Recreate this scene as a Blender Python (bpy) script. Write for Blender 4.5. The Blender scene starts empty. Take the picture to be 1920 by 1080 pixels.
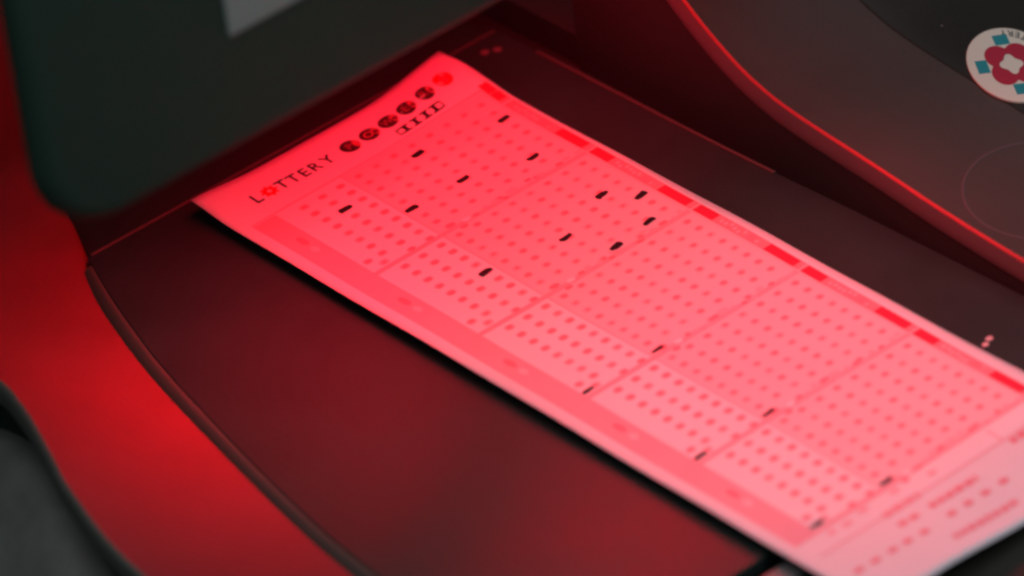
import bpy, bmesh, math, random
from mathutils import Matrix, Vector, noise

# ------------------------------------------------------------------ camera, light, exposure
MM = 0.001                                    # everything below is written in millimetres
SC = bpy.context.scene
COL = SC.collection

cam_d = bpy.data.cameras.new('camera')
cam = bpy.data.objects.new('camera', cam_d)
COL.objects.link(cam)
ROT = ((0.7493318883, 0.4405027196, -0.4944280282),
       (-0.6539908727, 0.3751278219, -0.6569437234),
       (-0.1039117875, 0.8156202985, 0.5691799971))
CAM = Vector((-665.576, -970.478, 785.112))
m4 = Matrix(ROT).to_4x4()
m4.translation = CAM * MM
cam.matrix_world = m4
cam_d.sensor_width = 36.0
cam_d.lens = 11000 / 1920 * 36.0
cam_d.clip_start = 0.05
cam_d.clip_end = 60.0
cam_d.dof.use_dof = True
focus_pt = Vector((30, -38, 0))
view = Vector((0.49442803, 0.65694372, -0.56918))
cam_d.dof.focus_distance = (focus_pt - CAM).dot(view) * MM
cam_d.dof.aperture_fstop = 9.0
SC.camera = cam

world = bpy.data.worlds.new('World')
SC.world = world
world.use_nodes = True
bg = world.node_tree.nodes['Background']
bg.inputs[0].default_value = (0.80, 0.95, 0.88, 1)
bg.inputs[1].default_value = 0.05


def area_light(name, loc, target, sx, sy, power, color, spread=180):
    d = bpy.data.lights.new(name, 'AREA')
    d.shape = 'RECTANGLE'
    d.size = sx * MM
    d.size_y = sy * MM
    d.energy = power
    d.color = color
    d.spread = math.radians(spread)
    o = bpy.data.objects.new(name, d)
    COL.objects.link(o)
    o.location = Vector(loc) * MM
    o.rotation_euler = (Vector(target) - Vector(loc)).to_track_quat('-Z', 'Y').to_euler()
    return o


# ceiling panel above the terminal: the scanner hood shades the head of the slip from it
area_light('ceiling_light', (60, -200, 1300), (40, -120, 0), 1800, 1800, 8.0, (1.0, 0.94, 0.955))
# unseen fill light added at the front, reaching in under the hood's front edge
area_light('fill_light', (40, -760, 780), (30, -60, 0), 220, 220, 0.95, (1.0, 0.98, 0.98))
# the reader's own red LEDs under the hood: over the slip's head, towards its foot, towards the left cove
LED = (1.0, 0.0055, 0.026)
area_light('red_led_light', (38, -12, 86), (40, -26, 0), 110, 60, 0.112, LED, 124)
area_light('red_led_light', (36, -74, 86), (46, -205, 0), 70, 14, 0.145, LED, 112)
area_light('red_led_light', (4, -45, 86), (-60, -38, 0), 14, 40, 0.062, LED, 76)

SC.render.engine = 'CYCLES'
SC.view_settings.view_transform = 'Standard'
SC.view_settings.look = 'None'
SC.view_settings.exposure = 0.0
SC.view_settings.gamma = 1.0
SC.view_settings.use_curve_mapping = False
SC.cycles.use_denoising = True
SC.cycles.pixel_filter_type = 'GAUSSIAN'
SC.cycles.filter_width = 3.0
SC.cycles.max_bounces = 8
random.seed(7)


# ------------------------------------------------------------------ materials
def mat(name, color, rough=0.5, spec=0.5, grain=0.0, grain_scale=900.0, mottle=0.0, mottle_scale=40.0,
        emit=None, coat=0.0, dust=0.0):
    m = bpy.data.materials.new(name)
    m.use_nodes = True
    nt = m.node_tree
    b = nt.nodes['Principled BSDF']
    b.inputs['Base Color'].default_value = (*color, 1)
    b.inputs['Roughness'].default_value = rough
    b.inputs['Specular IOR Level'].default_value = spec
    b.inputs['Coat Weight'].default_value = coat
    tc = nt.nodes.new('ShaderNodeTexCoord')
    if grain:
        n = nt.nodes.new('ShaderNodeTexNoise')
        n.inputs['Scale'].default_value = grain_scale
        n.inputs['Detail'].default_value = 3
        nt.links.new(tc.outputs['Object'], n.inputs['Vector'])
        bp = nt.nodes.new('ShaderNodeBump')
        bp.inputs['Strength'].default_value = grain
        bp.inputs['Distance'].default_value = 0.0002
        nt.links.new(n.outputs['Fac'], bp.inputs['Height'])
        nt.links.new(bp.outputs['Normal'], b.inputs['Normal'])
    if mottle:
        n = nt.nodes.new('ShaderNodeTexNoise')
        n.inputs['Scale'].default_value = mottle_scale
        n.inputs['Detail'].default_value = 6
        n.inputs['Roughness'].default_value = 0.65
        nt.links.new(tc.outputs['Object'], n.inputs['Vector'])
        r = nt.nodes.new('ShaderNodeValToRGB')
        r.color_ramp.elements[0].position = 0.3
        r.color_ramp.elements[1].position = 0.7
        r.color_ramp.elements[0].color = (*[c * (1 - mottle) for c in color], 1)
        r.color_ramp.elements[1].color = (*[min(1, c * (1 + mottle)) for c in color], 1)
        nt.links.new(n.outputs['Fac'], r.inputs['Fac'])
        nt.links.new(r.outputs['Color'], b.inputs['Base Color'])
        mr = nt.nodes.new('ShaderNodeMapRange')
        mr.inputs['To Min'].default_value = max(0.05, rough - 0.08)
        mr.inputs['To Max'].default_value = min(1.0, rough + 0.08)
        nt.links.new(n.outputs['Fac'], mr.inputs['Value'])
        nt.links.new(mr.outputs['Result'], b.inputs['Roughness'])
    if dust:
        # sparse pale lint specks
        vo = nt.nodes.new('ShaderNodeTexVoronoi')
        vo.inputs['Scale'].default_value = 95.0
        nt.links.new(tc.outputs['Object'], vo.inputs['Vector'])
        sz = nt.nodes.new('ShaderNodeMath')
        sz.operation = 'LESS_THAN'
        sz.inputs[1].default_value = 0.034
        nt.links.new(vo.outputs['Distance'], sz.inputs[0])
        sep = nt.nodes.new('ShaderNodeSeparateColor')
        nt.links.new(vo.outputs['Color'], sep.inputs['Color'])
        few = nt.nodes.new('ShaderNodeMath')
        few.operation = 'GREATER_THAN'
        few.inputs[1].default_value = 0.72
        nt.links.new(sep.outputs['Red'], few.inputs[0])
        mul = nt.nodes.new('ShaderNodeMath')
        mul.operation = 'MULTIPLY'
        nt.links.new(sz.outputs[0], mul.inputs[0])
        nt.links.new(few.outputs[0], mul.inputs[1])
        mul2 = nt.nodes.new('ShaderNodeMath')
        mul2.operation = 'MULTIPLY'
        nt.links.new(mul.outputs[0], mul2.inputs[0])
        mul2.inputs[1].default_value = dust
        mx = nt.nodes.new('ShaderNodeMix')
        mx.data_type = 'RGBA'
        nt.links.new(mul2.outputs[0], mx.inputs['Factor'])
        old = b.inputs['Base Color'].links
        if old:
            nt.links.new(old[0].from_socket, mx.inputs['A'])
        else:
            mx.inputs['A'].default_value = (*color, 1)
        mx.inputs['B'].default_value = (0.35, 0.33, 0.32, 1)
        nt.links.new(mx.outputs['Result'], b.inputs['Base Color'])
    if emit:
        b.inputs['Emission Color'].default_value = (*emit[0], 1)
        b.inputs['Emission Strength'].default_value = emit[1]
    return m


M = dict(
    paper=mat('slip_paper', (0.80, 0.77, 0.86), 0.75, 0.2, grain=0.25, grain_scale=500, mottle=0.03, mottle_scale=26),
    field=mat('ink_pink_field', (0.80, 0.60, 0.68), 0.75, 0.2, mottle=0.03, mottle_scale=60),
    strip=mat('ink_rose_strip', (0.80, 0.43, 0.52), 0.75, 0.2, mottle=0.05, mottle_scale=60),
    control=mat('ink_control_strip', (0.80, 0.30, 0.37), 0.75, 0.2, mottle=0.05, mottle_scale=80),
    dot_soft=mat('ink_pale_red', (0.80, 0.48, 0.57), 0.75, 0.2),
    dot_dark=mat('ink_mid_red', (0.78, 0.27, 0.35), 0.75, 0.2),
    rule=mat('ink_rule', (0.80, 0.42, 0.51), 0.75, 0.2),
    glyph=mat('ink_ball_glyph', (0.30, 0.07, 0.09), 0.7, 0.2),
    line=mat('ink_line_red', (0.80, 0.42, 0.47), 0.75, 0.2),
    block=mat('ink_strong_red', (0.74, 0.035, 0.09), 0.7, 0.2),
    red=mat('ink_bright_red', (0.72, 0.02, 0.03), 0.7, 0.2),
    black=mat('ink_black', (0.02, 0.015, 0.018), 0.7, 0.2),
    ball=mat('ink_ball_dark', (0.045, 0.015, 0.02), 0.7, 0.2),
    shine=mat('ink_ball_shine', (0.55, 0.10, 0.14), 0.7, 0.2),
    marker=mat('marker_black', (0.015, 0.012, 0.015), 0.6, 0.2),
    platform=mat('black_reader_bed', (0.0225, 0.038, 0.037), 0.5, 0.3, grain=0.35, grain_scale=1200, mottle=0.16, mottle_scale=30, dust=0.5),
    rim=mat('bed_rim_grey', (0.085, 0.075, 0.072), 0.4, 0.5, grain=0.2),
    cove=mat('cove_red_plastic', (0.24, 0.032, 0.040), 0.6, 0.3, grain=0.4, grain_scale=1100, mottle=0.12, mottle_scale=30, dust=0.35),  # one dark red base colour, mottled at random
    floor=mat('black_inner_floor', (0.022, 0.045, 0.040), 0.7, 0.2, grain=0.2),
    hood=mat('hood_dark_green_grey', (0.030, 0.070, 0.056), 0.55, 0.15, grain=0.4, grain_scale=1000, mottle=0.08, mottle_scale=20),
    cheek=mat('cheek_charcoal', (0.060, 0.056, 0.052), 0.5, 0.35, grain=0.45, grain_scale=1100, mottle=0.12, mottle_scale=25, dust=0.4),
    lip=mat('lip_dark_grey', (0.095, 0.115, 0.105), 0.5, 0.3, grain=0.3),
    bed_side=mat('bed_side_grey', (0.085, 0.085, 0.076), 0.65, 0.15, grain=0.3),
    lit_band=mat('cheek_lit_band', (0.13, 0.15, 0.15), 0.45, 0.4, grain=0.3),  # upper band of the wall, its lit tone put into a lighter colour
    edge=mat('cheek_edge_red_light', (0.46, 0.055, 0.062), 0.4, 0.3),  # red LED light along the ridge is put into this colour
    inner=mat('cheek_inner_shade_black', (0.026, 0.050, 0.045), 0.6, 0.25, grain=0.3),  # near-black colour carries the shade on the lower wall
    panel=mat('panel_black', (0.013, 0.0145, 0.0125), 0.45, 0.35, grain=0.35, grain_scale=1100, mottle=0.12, mottle_scale=25, dust=0.4),
    white=mat('badge_cream', (0.72, 0.78, 0.68), 0.4, 0.5),
    teal=mat('badge_teal', (0.02, 0.30, 0.36), 0.45, 0.4),
    maroon=mat('badge_maroon', (0.42, 0.02, 0.06), 0.45, 0.4),
    text=mat('badge_text', (0.05, 0.07, 0.07), 0.5, 0.4),
    ring=mat('ring_grey', (0.092, 0.088, 0.094), 0.7, 0.2),
    label=mat('hood_label_grey', (0.30, 0.42, 0.41), 0.5, 0.4),
    print_red=mat('bed_print_pale', (0.16, 0.13, 0.13), 0.6, 0.3),
    print_white=mat('bed_print_white', (0.62, 0.55, 0.58), 0.6, 0.3),
    skirt=mat('skirt_grey', (0.17, 0.195, 0.19), 0.5, 0.4, grain=0.4, mottle=0.55, mottle_scale=16),
    deck=mat('deck_black', (0.022, 0.024, 0.020), 0.45, 0.4, grain=0.35, mottle=0.1, mottle_scale=30),
    key=mat('key_grey', (0.16, 0.18, 0.19), 0.5, 0.4),
    rubber=mat('rubber_black', (0.012, 0.012, 0.012), 0.7, 0.3),
    counter=mat('counter_grey', (0.10, 0.11, 0.105), 0.6, 0.3, mottle=0.2, mottle_scale=12),
    lens=mat('led_lens', (0.5, 0.02, 0.02), 0.4, 0.4, emit=((1.0, 0.01, 0.02), 3.0)),
)


# ------------------------------------------------------------------ helpers
def link(name, bm, material, parent=None, smooth=False, bevel=0.0, solid=0.0, segs=3):
    me = bpy.data.meshes.new(name)
    bm.normal_update()
    bm.to_mesh(me)
    bm.free()
    for v in me.vertices:
        v.co *= MM
    me.materials.append(material)
    if smooth:
        for p in me.polygons:
            p.use_smooth = True
    o = bpy.data.objects.new(name, me)
    COL.objects.link(o)
    if parent is not None:
        o.parent = parent
    if solid:
        s = o.modifiers.new('solid', 'SOLIDIFY')
        s.thickness = solid * MM
        s.offset = -1
    if bevel:
        b = o.modifiers.new('bevel', 'BEVEL')
        b.width = bevel * MM
        b.segments = segs
        b.limit_method = 'ANGLE'
        b.angle_limit = math.radians(40)
        b.harden_normals = False
    return o


def empty(name, label, cat):
    o = bpy.data.objects.new(name, None)
    o.empty_display_size = 0.02
    COL.objects.link(o)
    o['label'] = label
    o['category'] = cat
    return o


def catmull(pts, n):
    """resample a polyline (any dimension) smoothly"""
    P = [Vector(p) for p in pts]
    P = [P[0] * 2 - P[1]] + P + [P[-1] * 2 - P[-2]]
    out = []
    segs = len(P) - 3
    for i in range(n + 1):
        t = i / n * segs
        k = min(int(t), segs - 1)
        t -= k
        a, b, c, d = P[k:k + 4]
        out.append(0.5 * ((2 * b) + (c - a) * t + (2 * a - 5 * b + 4 * c - d) * t * t + (3 * b - a - 3 * c + d) * t ** 3))
    return out


def grid_bm(rows, bm=None):
    bm = bm or bmesh.new()
    vr = [[bm.verts.new(p) for p in r] for r in rows]
    for a, b in zip(vr, vr[1:]):
        for i in range(len(a) - 1):
            bm.faces.new((a[i], a[i + 1], b[i + 1], b[i]))
    return bm


def prism_bm(outline, z0, z1):
    """vertical prism on an xy outline, z0 and z1 numbers or functions of (x, y)"""
    bm = bmesh.new()
    f0 = z0 if callable(z0) else (lambda x, y: z0)
    f1 = z1 if callable(z1) else (lambda x, y: z1)
    lo = [bm.verts.new((p[0], p[1], f0(p[0], p[1]))) for p in outline]
    hi = [bm.verts.new((p[0], p[1], f1(p[0], p[1]))) for p in outline]
    n = len(outline)
    for i in range(n):
        bm.faces.new((lo[i], lo[(i + 1) % n], hi[(i + 1) % n], hi[i]))
    bm.faces.new(hi)
    bm.faces.new(lo[::-1])
    bmesh.ops.recalc_face_normals(bm, faces=bm.faces)
    return bm


def box_bm(x0, x1, y0, y1, z0, z1):
    return prism_bm([(x0, y0), (x1, y0), (x1, y1), (x0, y1)], z0, z1)


def text_polys(s, size=1.0):
    """triangulated glyph outlines: vertices (x, y) centred on the glyph, and faces"""
    c = bpy.data.curves.new('glyph', 'FONT')
    c.body = s
    c.size = size
    c.resolution_u = 4
    c.offset = 0.018
    o = bpy.data.objects.new('glyph', c)
    COL.objects.link(o)
    dg = bpy.context.evaluated_depsgraph_get()
    me = o.evaluated_get(dg).to_mesh()
    vs = [(v.co.x, v.co.y) for v in me.vertices]
    fs = [tuple(p.vertices) for p in me.polygons]
    o.evaluated_get(dg).to_mesh_clear()
    bpy.data.objects.remove(o)
    bpy.data.curves.remove(c)
    xs = [v[0] for v in vs]
    ys = [v[1] for v in vs]
    cx, cy = (min(xs) + max(xs)) / 2, (min(ys) + max(ys)) / 2
    w, h = max(xs) - min(xs), max(ys) - min(ys)
    return [((x - cx) / h, (y - cy) / h) for x, y in vs], fs, w / h


def sm(t):
    t = max(0.0, min(1.0, t))
    return t * t * (3 - 2 * t)


# ================================================================== the surface the terminal stands on
bm = box_bm(-900, 900, -700, 900, -75, -48)
counter = link('counter', bm, M['counter'], bevel=3)
counter['kind'] = 'structure'

# ================================================================== the terminal
T = empty('lottery_terminal', 'dark lottery terminal with black reader bed under a red lit scanner hood', 'terminal')
T.location = (0.03, -0.05, -0.048)
OFF = Vector((-30, 50, 48))                     # parts are written in scene millimetres; the empty sits at the base


def tpart(name, bm, material, parent=None, **kw):
    for v in bm.verts:
        v.co += OFF
    return link(name, bm, material, parent or T, **kw)


# ---- reader bed: a plate, its left side flaring out towards the front
left_bed = [(-39.4, 29.0), (-46.9, 8.6), (-55.4, -19.9), (-61.8, -48.9), (-67.2, -75.8), (-71.1, -99.3),
            (-73.4, -122.0), (-74.8, -149.4), (-75.3, -180.9)]
LB = [(p.x, p.y) for p in catmull([(x, y, 0) for x, y in left_bed], 48)]
right_bed = [(96.1, -180.9), (95.9, -150.6), (95.4, -128.4), (94.7, -97.8), (93.7, -75.2), (92.8, -45.1), (92.5, -23.3), (91.9, 29.0)]
RB = [(p.x, p.y) for p in catmull([(x, y, 0) for x, y in right_bed], 24)]
bed = tpart('reader_bed', prism_bm(LB + RB, -8.0, -3.6), M['platform'], bevel=0.5)

# thin raised rim along the back and the right-hand edge of the bed
def strip_along(path, w, z0, z1, name, material, parent, bevel=0.25):
    """a low bar following an xy path"""
    L, Rr = [], []
    for i, p in enumerate(path):
        a = Vector(path[max(0, i - 1)]).to_2d()
        b = Vector(path[min(len(path) - 1, i + 1)]).to_2d()
        t = (b - a).normalized()
        n = Vector((-t.y, t.x)) * (w / 2)
        p = Vector(p).to_2d()
        L.append(p + n)
        Rr.append(p - n)
    return tpart(name, prism_bm([tuple(q) for q in L + Rr[::-1]], z0, z1), material, parent, bevel=bevel)


strip_along([(-38.5, 28.6), (20, 28.3), (91.0, 28.4)], 0.9, -3.7, -3.1, 'bed_rim', M['rim'], None)
strip_along([(x - 0.55, y) for x, y in RB if y > -80 and y < 27.8], 0.9, -3.7, -3.1, 'bed_rim', M['rim'], None)
# sloping side of the bed, down to the cove
rows = []
for i, (x, y) in enumerate(LB[1:]):
    a, b = Vector(LB[i]), Vector(LB[min(len(LB) - 1, i + 2)])
    t = (b - a).normalized()
    n = Vector((t.y, -t.x))
    if n.x > 0:
        n = -n
    rows.append([Vector((x + n.x * d, y + n.y * d, z)) for d, z in ((-0.6, -4.3), (0.05, -3.95), (0.5, -3.9), (1.2, -4.3), (2.2, -5.4), (3.0, -6.6), (3.4, -8.5))])
tpart('bed_side', grid_bm(rows), M['bed_side'], smooth=True)
# ribs that carry the slip above the bed
for x in (4, 30, 56):
    tpart('support_rib', box_bm(x - 0.6, x + 0.6, -168, 4, -3.65, -0.32), M['platform'], bevel=0.2)
# pale printed marks on the bed
def disc_outline(cx, cy, rx, ry, n=20, rot=0.0):
    c, s = math.cos(rot), math.sin(rot)
    return [(cx + rx * math.cos(2 * math.pi * i / n) * c - ry * math.sin(2 * math.pi * i / n) * s,
             cy + rx * math.cos(2 * math.pi * i / n) * s + ry * math.sin(2 * math.pi * i / n) * c) for i in range(n)]


for cx, cy in ((83.0, 22.9), (85.9, 21.4)):
    tpart('printed_dot', prism_bm(disc_outline(cx, cy, 1.15, 1.15), -3.62, -3.54), M['print_red'])
for cx, cy, r in ((78.5, -160.4, 0.95), (76.3, -161.4, 0.9)):
    tpart('printed_dot', prism_bm(disc_outline(cx, cy, r, r * 0.8), -3.62, -3.54), M['print_white'])

# ---- black inner floor under and around the bed
tpart('inner_floor', box_bm(-100, 200, -178, 72, -20, -7.6), M['floor'])

# ---- left cove: swept cheek, low at the front, rising into the rear column
inner = [(-40, 32, 92), (-40, 35, 62), (-40, 41, 40), (-40, 45.5, 26), (-40, 46, 16), (-40, 41, 9), (-40, 36, 2.5), (-40.8, 30.5, -4.2), (-45.7, 16, -6.4),
         (-52.9, -5.8, -6.5), (-57.0, -21.3, -6.5), (-61.8, -45.4, -6.5), (-65.7, -68.0, -6.5), (-69.5, -91.9, -6.5),
         (-72.6, -116.3, -6.5), (-75.0, -150.0, -6.5), (-76.4, -196.0, -6.5)]
outer = [(-140, 40, 118), (-140, 44, 92), (-139, 50, 70), (-137, 54, 54), (-134, 54, 42), (-130, 48, 33), (-125, 40, 26), (-119, 30, 20), (-112, 20, 16.5),
         (-103, 5, 13.4), (-96, -12, 12.2), (-98.5, -27.5, 12), (-105, -46, 12), (-111, -62, 12),
         (-118.4, -93, 12), (-121.5, -140, 12), (-123.5, -205, 12)]
NI = 70
I = catmull(inner, NI)
O = catmull(outer, NI)
rows = []
prof = [(-0.035, -14.0), (-0.035, -1.5), (-0.02, -0.35), (0.0, 0.0)] + [(k / 16, 0.0) for k in range(1, 16)] + [(1.0, 0.0)]
for i in range(NI + 1):
    d = O[i] - I[i]
    r = []
    for t, dz in prof:
        p = I[i] + d * t
        tt = max(0.0, min(1.0, t))
        p.z += dz + (-2.6 * math.sin(math.pi * tt)) + 0.9 * sm((tt - 0.85) / 0.15) * 0
        r.append(p)
    rows.append(r)
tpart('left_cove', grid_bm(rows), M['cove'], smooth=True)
# rounded lip, black groove and grey skirt on the outside of the cove
lip, groove, skirt = [], [], []
for i in range(NI + 1):
    d = (O[i] - I[i])
    d.z = 0
    d.normalize()
    o = O[i]
    lip.append([o + d * a + Vector((0, 0, b)) for a, b in ((0, 0), (0.5, 0.03), (1.0, -0.3), (1.4, -0.9), (1.5, -2.0), (1.4, -6.0), (0.5, -7.2), (-4, -7.6))])
    groove.append([o + d * a + Vector((0, 0, b)) for a, b in ((-3.5, -7.5), (-3.8, -14), (-3.5, -24))])
    zb = -47.9
    top = o.z - 19.0
    skirt.append([Vector((o.x + d.x * a, o.y + d.y * a, z)) for a, z in
                  ((-4, top), (3, top + 0.2), (5.5, top - 1.2), (10, top - 6), (17, top * 0.5 + zb * 0.5), (24, zb + 6), (27, zb))])
tpart('cove_lip', grid_bm(lip), M['lip'], smooth=True)
tpart('side_groove', grid_bm(groove), M['floor'], smooth=True)
sk = tpart('side_skirt', grid_bm(skirt), M['skirt'], smooth=True)
# round black screw cover on the skirt
bm = bmesh.new()
bmesh.ops.create_cone(bm, cap_ends=True, segments=24, radius1=5.2, radius2=4.4, depth=4.0,
                      matrix=Matrix.Translation((-128.5, -70, -14.5)) @ Matrix.Rotation(math.radians(-55), 4, 'Y') )
tpart('screw_cover', bm, M['rubber'], smooth=False, bevel=0.6)

# ---- rear column carrying the hood
tpart('rear_column', box_bm(-141, 130, 77, 118, -47.9, 215), M['cheek'], bevel=4)

# ---- right cheek: wall beside the bed, swept up towards the hood
prof_y = [(-235, 3.2), (-200, 4.0), (-180, 4.8), (-156, 6.2), (-129, 8.5), (-106, 11.4), (-80, 14.4), (-67, 17.2), (-55.5, 22.2),
          (-41, 32), (-27, 46), (-14, 62), (-4, 78), (3, 95)]
CY = catmull([(y, z, 0) for y, z in prof_y], 110)
ridge = [(p.x, p.y) for p in CY]                    # (y, z)


def zc(y):
    for (y0, z0), (y1, z1) in zip(ridge, ridge[1:]):
        if y <= y1:
            return z0 + (z1 - z0) * (y - y0) / (y1 - y0)
    return ridge[-1][1]


XW = 95.9
XR = 215.0


def sweep(name, section, material, **kw):
    """section: list of (x, dz) carried along the ridge profile"""
    rows = []
    for i, (y, z) in enumerate(ridge):
        a = ridge[max(0, i - 1)]
        b = ridge[min(len(ridge) - 1, i + 1)]
        t = Vector((b[0] - a[0], b[1] - a[1])).normalized()
        n = Vector((-t.y, t.x))                     # normal of the profile in the yz plane
        rows.append([Vector((x, y + n.x * dz, z + n.y * dz)) for x, dz in section])
    return tpart(name, grid_bm(rows), material, smooth=True, **kw)


sweep('cheek_top', [(XW + 0.8, 0.0)] + [(XW + 0.8 + k * 4, 0.0) for k in range(1, 10)] + [(135.5, 0.0)], M['cheek'])
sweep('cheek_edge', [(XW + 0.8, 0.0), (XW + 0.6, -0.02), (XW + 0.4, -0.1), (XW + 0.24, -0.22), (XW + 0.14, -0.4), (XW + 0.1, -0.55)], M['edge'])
sweep('cheek_lit_band', [(XW + 0.1, -0.55), (XW + 0.06, -1.4), (XW + 0.05, -4.0), (XW + 0.15, -6.0), (XW + 0.6, -7.0), (XW + 1.4, -7.6)], M['lit_band'])
# recessed wall below the lighter band, its shade put into a black colour
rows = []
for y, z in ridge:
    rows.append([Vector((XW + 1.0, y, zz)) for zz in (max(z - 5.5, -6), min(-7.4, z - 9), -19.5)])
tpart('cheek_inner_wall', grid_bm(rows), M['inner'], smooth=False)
# outer black panel of the cheek, a hair prouder than the top
sweep('cheek_side_panel', [(135.2, -0.3), (135.6, 0.06), (136.6, 0.22), (139.0, 0.42), (142, 0.5)] + [(142 + k * 6, 0.5) for k in range(1, 12)] + [(XR, 0.5), (XR + 2, -0.2), (XR + 3, -2.5), (XR + 3, -40)], M['panel'])
# closed body under the cheek
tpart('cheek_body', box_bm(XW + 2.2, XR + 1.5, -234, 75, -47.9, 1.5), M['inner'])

# thin ring set into the cheek top
bm = bmesh.new()
nseg, nt = 96, 8
rv = []
for i in range(nseg):
    a = 2 * math.pi * i / nseg
    ring = []
    for k in range(nt):
        b = 2 * math.pi * k / nt
        r = 18.6 + 0.42 * math.cos(b)
        x, y = 118.2 + r * math.cos(a), -139.2 + r * math.sin(a)
        ring.append(bm.verts.new((x, y, zc(y) + 0.02 + 0.06 * math.sin(b))))
    rv.append(ring)
for i in range(nseg):
    for k in range(nt):
        bm.faces.new((rv[i][k], rv[(i + 1) % nseg][k], rv[(i + 1) % nseg][(k + 1) % nt], rv[i][(k + 1) % nt]))
bmesh.ops.recalc_face_normals(bm, faces=bm.faces)
tpart('thin_ring', bm, M['ring'], smooth=True)

# ---- round badge on the side panel
BC = Vector((146.4, -101.3))
BA = Vector((3.2, -11.7))
BB = Vector((-11.2, -7.3))


def bxy(p, q):
    v = BC + BA * p + BB * q
    return (v.x, v.y)


def badge_z(off):
    return lambda x, y: zc(y) + 0.5 + off


def badge_poly(name, pts, z0, z1, material, parent):
    return tpart(name, prism_bm([bxy(*p) for p in pts], badge_z(z0), badge_z(z1)), material, parent)


def tparent(o):
    return o


badge = tpart('round_badge', prism_bm([bxy(math.cos(2 * math.pi * i / 64), math.sin(2 * math.pi * i / 64)) for i in range(64)],
                                      badge_z(-0.3), badge_z(0.5)), M['white'], bevel=0.25)
badge['label'] = 'round cream badge with maroon flower and teal squares'
# four lobed maroon flower with a pale four pointed opening
fl_out, fl_in = [], []
for i in range(96):
    a = 2 * math.pi * i / 96
    best = 0.0
    for k in range(4):
        la = math.radians(10 + 90 * k)
        dx = math.cos(a - la)
        disc = 0.30 ** 2 - (0.33 * math.sin(a - la)) ** 2
        if disc > 0 and 0.33 * dx + math.sqrt(disc) > best:
            best = 0.33 * dx + math.sqrt(disc)
    fl_out.append((best * math.cos(a), best * math.sin(a)))
    r = 0.235 + 0.04 * math.cos(4 * (a - math.radians(55)))
    fl_in.append((r * math.cos(a), r * math.sin(a)))
bm = bmesh.new()
zf = badge_z(0.53)
vo = [bm.verts.new((*bxy(*p), zf(*bxy(*p)))) for p in fl_out]
vi = [bm.verts.new((*bxy(*p), zf(*bxy(*p)))) for p in fl_in]
for i in range(96):
    j = (i + 1) % 96
    bm.faces.new((vo[i], vo[j], vi[j], vi[i]))
bmesh.ops.recalc_face_normals(bm, faces=bm.faces)
tpart('maroon_flower', bm, M['maroon'], badge)
for a0 in (55, 147, 235, 325):
    a = math.radians(a0)
    s = 0.15
    cpt = (0.67 * math.cos(a), 0.67 * math.sin(a))
    pts = []
    for sx, sy in ((-1, -1), (1, -1), (1, 1), (-1, 1)):
        lx, ly = sx * s * 0.9, sy * s * 1.15
        pts.append((cpt[0] + lx * math.cos(a) - ly * math.sin(a), cpt[1] + lx * math.sin(a) + ly * math.cos(a)))
    badge_poly('teal_square', pts, 0.45, 0.53, M['teal'], badge)
# the word along the rim, heads towards the centre
word = 'LOTTERY'
for k, ch in enumerate(word):
    ang = math.radians(243 + (6 - k) * 10.5)
    vs, fs, asp = text_polys(ch)
    bm = bmesh.new()
    hgt = 0.165
    up = Vector((-math.cos(ang), -math.sin(ang)))        # towards the centre
    rt = Vector((math.sin(ang), -math.cos(ang)))
    # image of the badge is seen mirrored in (p, q); keep letters readable from the far side
    cc = Vector((math.cos(ang), math.sin(ang))) * 0.845
    bv = []
    for x, y in vs:
        pq = cc + rt * (x * hgt) + up * (y * hgt)
        X, Y = bxy(pq.x, pq.y)
        bv.append(bm.verts.new((X, Y, zf(X, Y))))
    for f in fs:
        bm.faces.new([bv[i] for i in f])
    tpart('badge_letter', bm, M['text'], badge)

# ---- front deck below the bed, with two small grey keys
tpart('front_deck', box_bm(-78, 95.4, -330, -183.2, -47.9, -5.5), M['deck'], bevel=1.0)
for x, y, w, d in ((-12.0, -188.2, 10, 6), (42.5, -214.0, 9, 5)):
    tpart('deck_key', box_bm(x - w / 2, x + w / 2, y - d / 2, y + d / 2, -5.6, -3.9), M['key'], bevel=0.8)

# ---- scanner hood
hx0, hx1, hz0, hz1, hr = -118.0, 150.0, 90.0, 212.0, 20.0
outline = []
for k in range(13):
    a = math.pi + (math.pi / 2) * k / 12
    outline.append((hx0 + hr + hr * math.cos(a), hz0 + hr + hr * math.sin(a)))
for k in range(13):
    a = 1.5 * math.pi + (math.pi / 2) * k / 12
    outline.append((hx1 - hr + hr * math.cos(a), hz0 + hr + hr * math.sin(a)))
outline += [(hx1, hz1), (hx0, hz1)]
cxm, czm = (hx0 + hx1) / 2, (hz0 + hz1) / 2


def inset(pts, d):
    out = []
    n = len(pts)
    for i in range(n):
        a, b, c = Vector(pts[i - 1]), Vector(pts[i]), Vector(pts[(i + 1) % n])
        t1 = (b - a).normalized()
        t2 = (c - b).normalized()
        nn = Vector((-(t1.y + t2.y), t1.x + t2.x)).normalized()
        k = d / max(0.4, nn.dot(Vector((-t1.y, t1.x))))
        out.append(b + nn * k)
    return out


bm = bmesh.new()
rings = []
fr = 4.5
for k in range(7):
    a = math.pi / 2 * k / 6
    rings.append(([tuple(p) for p in inset(outline, fr * (1 - math.sin(a)))], -84.2 + fr * (1 - math.cos(a))))
def taper(d):
    """the hood narrows towards the back on its left side"""
    return [(x + d * max(0.0, min(1.0, (hx1 - x) / (hx1 - hx0))), z) for x, z in outline]


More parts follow.
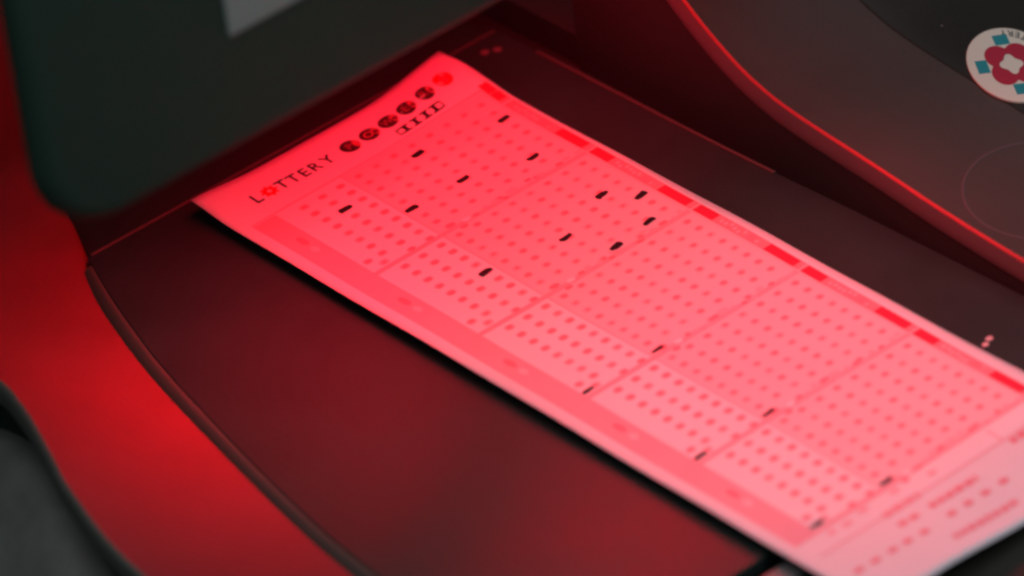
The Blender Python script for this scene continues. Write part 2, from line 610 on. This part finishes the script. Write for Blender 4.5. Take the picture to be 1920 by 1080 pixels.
rings.append((taper(4), -74.0))
rings.append((taper(22), -50.0))
rings.append((taper(48), -16.0))
rings.append((taper(60), 75.0))
vr = [[bm.verts.new((x, y, z)) for x, z in pts] for pts, y in rings]
for a, b in zip(vr, vr[1:]):
    for i in range(len(a)):
        j = (i + 1) % len(a)
        bm.faces.new((a[i], a[j], b[j], b[i]))
bm.faces.new(vr[0])
bm.faces.new(vr[-1][::-1])
bmesh.ops.recalc_face_normals(bm, faces=bm.faces)
hood = tpart('scanner_hood', bm, M['hood'], smooth=True)
em = hood.modifiers.new('split', 'EDGE_SPLIT')
em.split_angle = math.radians(50)
hood['label'] = 'dark green grey scanner hood overhanging the reader bed'
tpart('hood_label', prism_bm([(-65.6, -84.9), (10, -84.9), (10, -84.0), (-65.6, -84.0)], 119.6, 150.0), M['label'], hood, bevel=0.3)
tpart('led_lens', box_bm(-52, 68, -76, -48, 88.6, 90.4), M['lens'], hood, bevel=0.5)

# ================================================================== the play slip
PU = 4.216535                                   # row pitch
PV = 5.644090                                   # column pitch
V0, V1, U0, U1 = -2.03, 12.59, -5.36, 51.5


def surf(u, v, off=0.0):
    """point of the slip's upper side; u rows from head to foot, v columns from left to right"""
    g = sm((1.0 - u) / 4.5)
    shift = 1.7 * sm((-2.6 - u) / 2.8)
    z = 4.6 * sm((v - 5.5 - shift) / 7.0) * g               # head corner curling up
    z += 1.1 * sm((1.6 - v) / 3.4) * sm((-1.5 - u) / 3.8)
    z += 0.22 * math.sin(u * 0.21 + 0.6) * math.sin(v * 0.33)
    z += 0.10 * math.sin(u * 0.55 + v * 0.2)
    z -= 1.8 * sm((u - 45) / 6.5) * sm((v - 1.5) / 5.0)      # foot sagging over the edge of the bed
    ve = v - 0.45 * sm((v - 8.0) / 4.6) * g
    return Vector((ve * PV, -u * PU, z + off))


S = empty('play_slip', 'long white lottery play slip with black pen marks lying on the reader bed', 'play slip')
SO = Vector((30, -90, -0.32))
S.location = SO * MM


def prnt(u, v):
    """printing runs very slightly askew to the sheet"""
    return u, v + (0.085 - 0.0105 * (u - 6)) * max(0.0, v) / 12.0


def spart(name, bm, material, parent=None, **kw):
    for v in bm.verts:
        v.co -= SO
    return link(name, bm, material, parent or S, **kw)


NU, NV = 90, 36
rows = [[surf(U0 + (U1 - U0) * i / NU, V0 + (V1 - V0) * j / NV) for j in range(NV + 1)] for i in range(NU + 1)]
bm = grid_bm(rows)
bmesh.ops.recalc_face_normals(bm, faces=bm.faces)
bm.normal_update()
if sum(f.normal.z for f in bm.faces) < 0:
    bmesh.ops.reverse_faces(bm, faces=bm.faces)
sheet = spart('paper_sheet', bm, M['paper'], smooth=True, solid=0.13)


def patch(bm, u0, u1, v0, v1, off, nu=None, nv=None):
    nu = nu or max(1, int(abs(u1 - u0) / 0.7))
    nv = nv or max(1, int(abs(v1 - v0) / 0.7))
    rows = [[surf(*prnt(u0 + (u1 - u0) * i / nu, v0 + (v1 - v0) * j / nv), off) for j in range(nv + 1)] for i in range(nu + 1)]
    return grid_bm(rows, bm)


def blob(bm, u, v, ru, rv, off, n=12, rot=0.0, power=2.0):
    """filled oval on the paper; ru, rv in mm"""
    c, s = math.cos(rot), math.sin(rot)
    vs = []
    for i in range(n):
        a = 2 * math.pi * i / n
        x = math.copysign(abs(math.cos(a)) ** (2 / power), math.cos(a)) * rv
        y = math.copysign(abs(math.sin(a)) ** (2 / power), math.sin(a)) * ru
        xx, yy = x * c - y * s, x * s + y * c
        vs.append(bm.verts.new(surf(*prnt(u + yy / PU, v + xx / PV), off)))
    bm.faces.new(vs)
    return bm


def done(name, bm, material, parent=None):
    bm.normal_update()
    for f in bm.faces:
        if f.normal.z < 0:
            f.normal_flip()
    return spart(name, bm, material, parent)


L1, L2, L3, L4, L5 = 0.035, 0.06, 0.085, 0.11, 0.135
for k in range(5):
    b = 9 * k
    done('number_field', patch(bmesh.new(), b - 0.75, b + 8.15, 3.48, 11.62, L1), M['field'])
    done('side_strip', patch(bmesh.new(), b - 0.75, b + 8.2, -1.40, -0.17, L1), M['strip'])
    done('control_strip', patch(bmesh.new(), b - 0.75, b + 8.2, 11.70, 12.28, L1), M['control'])
    # darker code bars in the control strip
    done('code_bar', patch(bmesh.new(), b - 0.62 - (0.6 if k == 0 else 0), b + 1.0 - (0.5 if k == 0 else 0), 11.74, 12.25, L2), M['block'])
    done('code_bar', patch(bmesh.new(), b + 6.0 - 0.72, b + 7.75, 11.74, 12.25, L2), M['block'])
    done('code_square', patch(bmesh.new(), b + 3.75, b + 4.45, 11.78, 12.2, L2), M['dot_dark'])
    bmx = bmesh.new()
    for q in range(9):
        if q not in (6, 7):
            blob(bmx, b + 1.5 + q * 0.37, 12.0 + random.uniform(-0.1, 0.1), 0.5, 0.7, L2, 8)
    done('control_text', bmx, M['dot_soft'])
    # rules around the board
    bl = bmesh.new()
    patch(bl, b + 8.10, b + 8.46, -1.40, 11.66, L2)
    done('board_rule', bl, M['rule'])
    # mark in the side strip: dark blob with a pale one after it
    done('board_mark', blob(bmesh.new(), b + 2.6, -0.68, 2.3, 1.0, L2, 14, 0.0), M['dot_dark'])
    done('board_mark', blob(bmesh.new(), b + 3.75, -0.70, 1.5, 1.0, L2, 14, 0.0), M['field'])
    # printed numbers: a pale oval with a denser core each
    soft, core = bmesh.new(), bmesh.new()

    def number(u, v, w):
        if w < 0.18:
            blob(soft, u, v, 0.72, 1.0, L2, 10)
            return
        blob(soft, u, v, 1.05, 1.3, L2, 14, 0.0, 3.0)
        blob(core, u + random.uniform(-0.03, 0.03), v, 0.46 + 0.40 * w, 0.50 + 0.52 * w, L3, 10)
    for v in range(1, 12):
        for r in range(8):
            number(b + r, v, (random.choice((0.35, 0.8, 0.9, 1.0)) if v < 4 else random.choice((0.2, 0.4, 0.65, 0.75, 0.85))))
    for v, w in ((2, 0.8), (3, 0.9), (9, 0.6), (6.9, 0.5)):
        number(b + 8, v, w)
    number(b + 7.0, 0.2, 0.8)
    number(b + 7.75, 0.62, 0.2)
    # quick pick box in the gap row
    blob(core, b + 7.9, 4.2, 0.9, 1.5, L3, 12)
    blob(core, b + 8.6, 4.55, 0.7, 1.2, L3, 12)
    for q in range(12):
        blob(soft if q % 3 else core, b + 8.05 + random.uniform(-0.25, 0.3), 5.5 + q * 0.53 + random.uniform(-0.1, 0.1), 0.7, random.uniform(0.8, 1.4), L3 + 0.001 * q, 10)
    blob(soft, b + 7.9, 7.6, 0.9, 1.9, L2, 12)
    done('number_grid', soft, M['dot_soft'])
    done('number_core', core, M['dot_dark'])
    done('quick_pick_box', blob(bmesh.new(), b + 8.15, 4.95, 0.8, 1.3, L3, 12), M['paper'])

# rules: head of the first board, between the two number groups, right of the numbers
bl = bmesh.new()
patch(bl, -0.95, -0.8, -1.40, 12.26, L2)
done('head_rule', bl, M['dot_soft'])
bl = bmesh.new()
patch(bl, -0.8, 44.3, 3.44, 3.5, L2)
done('column_rule', bl, M['dot_soft'])
bl = bmesh.new()
patch(bl, -0.8, 44.3, 11.6, 11.66, L2)
done('column_rule', bl, M['dot_soft'])

# head line: seven letters, the second one a red rosette
for ch, u, v in zip('LOTTERY', (-2.86, -2.9, -2.9, -2.86, -2.83, -2.83, -2.83), (0.10, 0.83, 1.52, 2.13, 2.74, 3.36, 4.03)):
    if ch == 'O':
        bmx = bmesh.new()
        vo, vi = [], []
        for i in range(40):
            a = 2 * math.pi * i / 40
            r = 2.1 + 0.4 * math.cos(8 * a)
            vo.append(bmx.verts.new(surf(u + r * math.sin(a) / PU, v + r * math.cos(a) / PV, L2)))
            vi.append(bmx.verts.new(surf(u + 0.6 * math.sin(a) / PU, v + 0.6 * math.cos(a) / PV, L2)))
        for i in range(40):
            j = (i + 1) % 40
            bmx.faces.new((vo[i], vo[j], vi[j], vi[i]))
        done('red_rosette', bmx, M['red'])
        continue
    vs, fs, asp = text_polys(ch)
    bmx = bmesh.new()
    h = 3.9
    bv = [bmx.verts.new(surf(u - y * h / PU, v + x * h * 0.92 / PV, L2)) for x, y in vs]
    for f in fs:
        bmx.faces.new([bv[i] for i in f])
    done('printed_letter', bmx, M['black'])

# the balls
for ch, u, v in zip('POWER ', (-2.86, -2.90, -2.90, -2.90, -2.92, -2.95), (5.27, 6.38, 7.45, 8.53, 9.75, 10.98)):
    if ch == ' ':
        ball = done('red_ball', blob(bmesh.new(), u, v, 2.75, 2.75, L2, 32), M['red'])
        done('ball_shine', blob(bmesh.new(), u + 0.1, v - 0.02, 1.3, 1.5, L3, 24), M['block'])
        continue
    ball = done('printed_ball', blob(bmesh.new(), u, v, 2.7, 2.7, L2, 32), M['ball'])
    done('ball_shine', blob(bmesh.new(), u + 0.05, v + 0.30, 1.7, 0.78, L3, 28), M['shine'], ball)
    vs, fs, asp = text_polys(ch)
    bmx = bmesh.new()
    h = 2.7
    sxx = 0.8 if ch == 'W' else 0.95
    bv = [bmx.verts.new(surf(u - y * h / PU, v + 0.04 + x * h * sxx / PV, L4)) for x, y in vs]
    for f in fs:
        bmx.faces.new([bv[i] for i in f])
    done('ball_letter', bmx, M['glyph'] if ch != 'O' else M['shine'], ball)

# row of small slab signs under the balls
for v in (7.62, 8.20, 8.80, 9.36):
    bmx = bmesh.new()
    patch(bmx, -1.80, -1.30, v - 0.10, v + 0.10, L2, 2, 1)
    patch(bmx, -1.88, -1.74, v - 0.24, v + 0.24, L2, 1, 2)
    patch(bmx, -1.36, -1.22, v - 0.24, v + 0.24, L2, 1, 2)
    done('slab_sign', bmx, M['black'])
for v, sgn in ((7.30, -1), (9.70, 1)):
    bmx = bmesh.new()
    patch(bmx, -1.86, -1.74, v - 0.12, v + 0.12, L2, 1, 1)
    patch(bmx, -1.36, -1.24, v - 0.12, v + 0.12, L2, 1, 1)
    patch(bmx, -1.74, -1.36, v + 0.1 * sgn - 0.035, v + 0.1 * sgn + 0.035, L2, 1, 1)
    done('slab_sign', bmx, M['black'])

# pen marks
MARKS = [(1.92, 11.12, .45), (6.24, 9.98, .3), (0.9, 6.84, .28), (4.9, 6.86, .28), (4.95, 3.93, .12), (2.03, 2.05, .1),
         (12.27, 9.95, .35), (14.01, 11.02, .5), (16.28, 9.95, .42), (13.86, 6.84, .3), (16.66, 7.82, .4), (12.98, 2.93, .2),
         (25.85, 3.93, .15), (25.81, 0.15, .15), (34.82, 3.87, .3), (34.83, 0.14, .15), (43.89, 3.86, .25), (43.82, 0.15, .15)]
for i, (u, v, rot) in enumerate(MARKS):
    thin = (1.0 if i < 12 else 0.74) * random.uniform(0.85, 1.18)
    bmx = bmesh.new()
    n = 18
    vs = []
    wob = random.uniform(0, 6)
    for q in range(n):
        a = 2 * math.pi * q / n
        x = math.copysign(abs(math.cos(a)) ** 0.45, math.cos(a)) * 1.95 * (0.92 + 0.08 * thin)
        y = math.copysign(abs(math.sin(a)) ** 0.5, math.sin(a)) * 0.84 * thin * (1 + 0.16 * math.sin(3 * a + wob))
        rr = -rot * 0.35 + random.uniform(-0.12, 0.12)
        xx, yy = x * math.cos(rr) - y * math.sin(rr), x * math.sin(rr) + y * math.cos(rr)
        # surf() without the print skew: positions were measured on the sheet
        vs.append(bmx.verts.new(surf(u + yy / PU, v + xx / PV, L5)))
    bmx.faces.new(vs)
    done('pen_mark', bmx, M['marker'])

# foot of the slip: box rule and lines of small print
bl = bmesh.new()
patch(bl, 45.95, 46.1, -1.2, 11.2, L2)
patch(bl, 44.75, 46.0, 9.0, 9.1, L2)
done('foot_rule', bl, M['dot_soft'])
SMALL = [(45.0, 1.0, 1.6), (44.9, 0.2, 1.2), (44.75, 2.04, 1.6), (44.8, 3.76, 1.5), (45.2, 5.6, 1.3)]
LINES = [(46.9 - 0.9, 2.3, 4.3), (47.15, 4.0, 6.7), (46.4, 9.2, 11.2), (49.9, 3.3, 6.9), (50.0, 7.6, 11.0)]
DOTS = [(47.15, 2.5), (47.2, 3.1), (48.35, 4.34), (48.32, 5.3), (48.32, 6.27), (48.32, 7.3), (48.35, -0.8), (48.4, 0.06), (48.42, 1.0), (48.45, 1.8), (48.5, 2.7)]
for u, v, r in SMALL:
    done('small_print', blob(bmesh.new(), u, v, 0.9, r, L2, 12), M['dot_soft'])
for u, a, b in LINES:
    bmx = bmesh.new()
    v = a
    while v < b:
        w = random.uniform(0.25, 0.55)
        patch(bmx, u - 0.22 + random.uniform(-.04, .04), u + 0.22, v, min(b, v + w), L2, 1, 1)
        v += w + 0.09
    done('small_print', bmx, M['dot_dark'])
for u, v in DOTS:
    done('small_print', blob(bmesh.new(), u, v, 0.9, 1.5, L2, 12), M['dot_dark'])
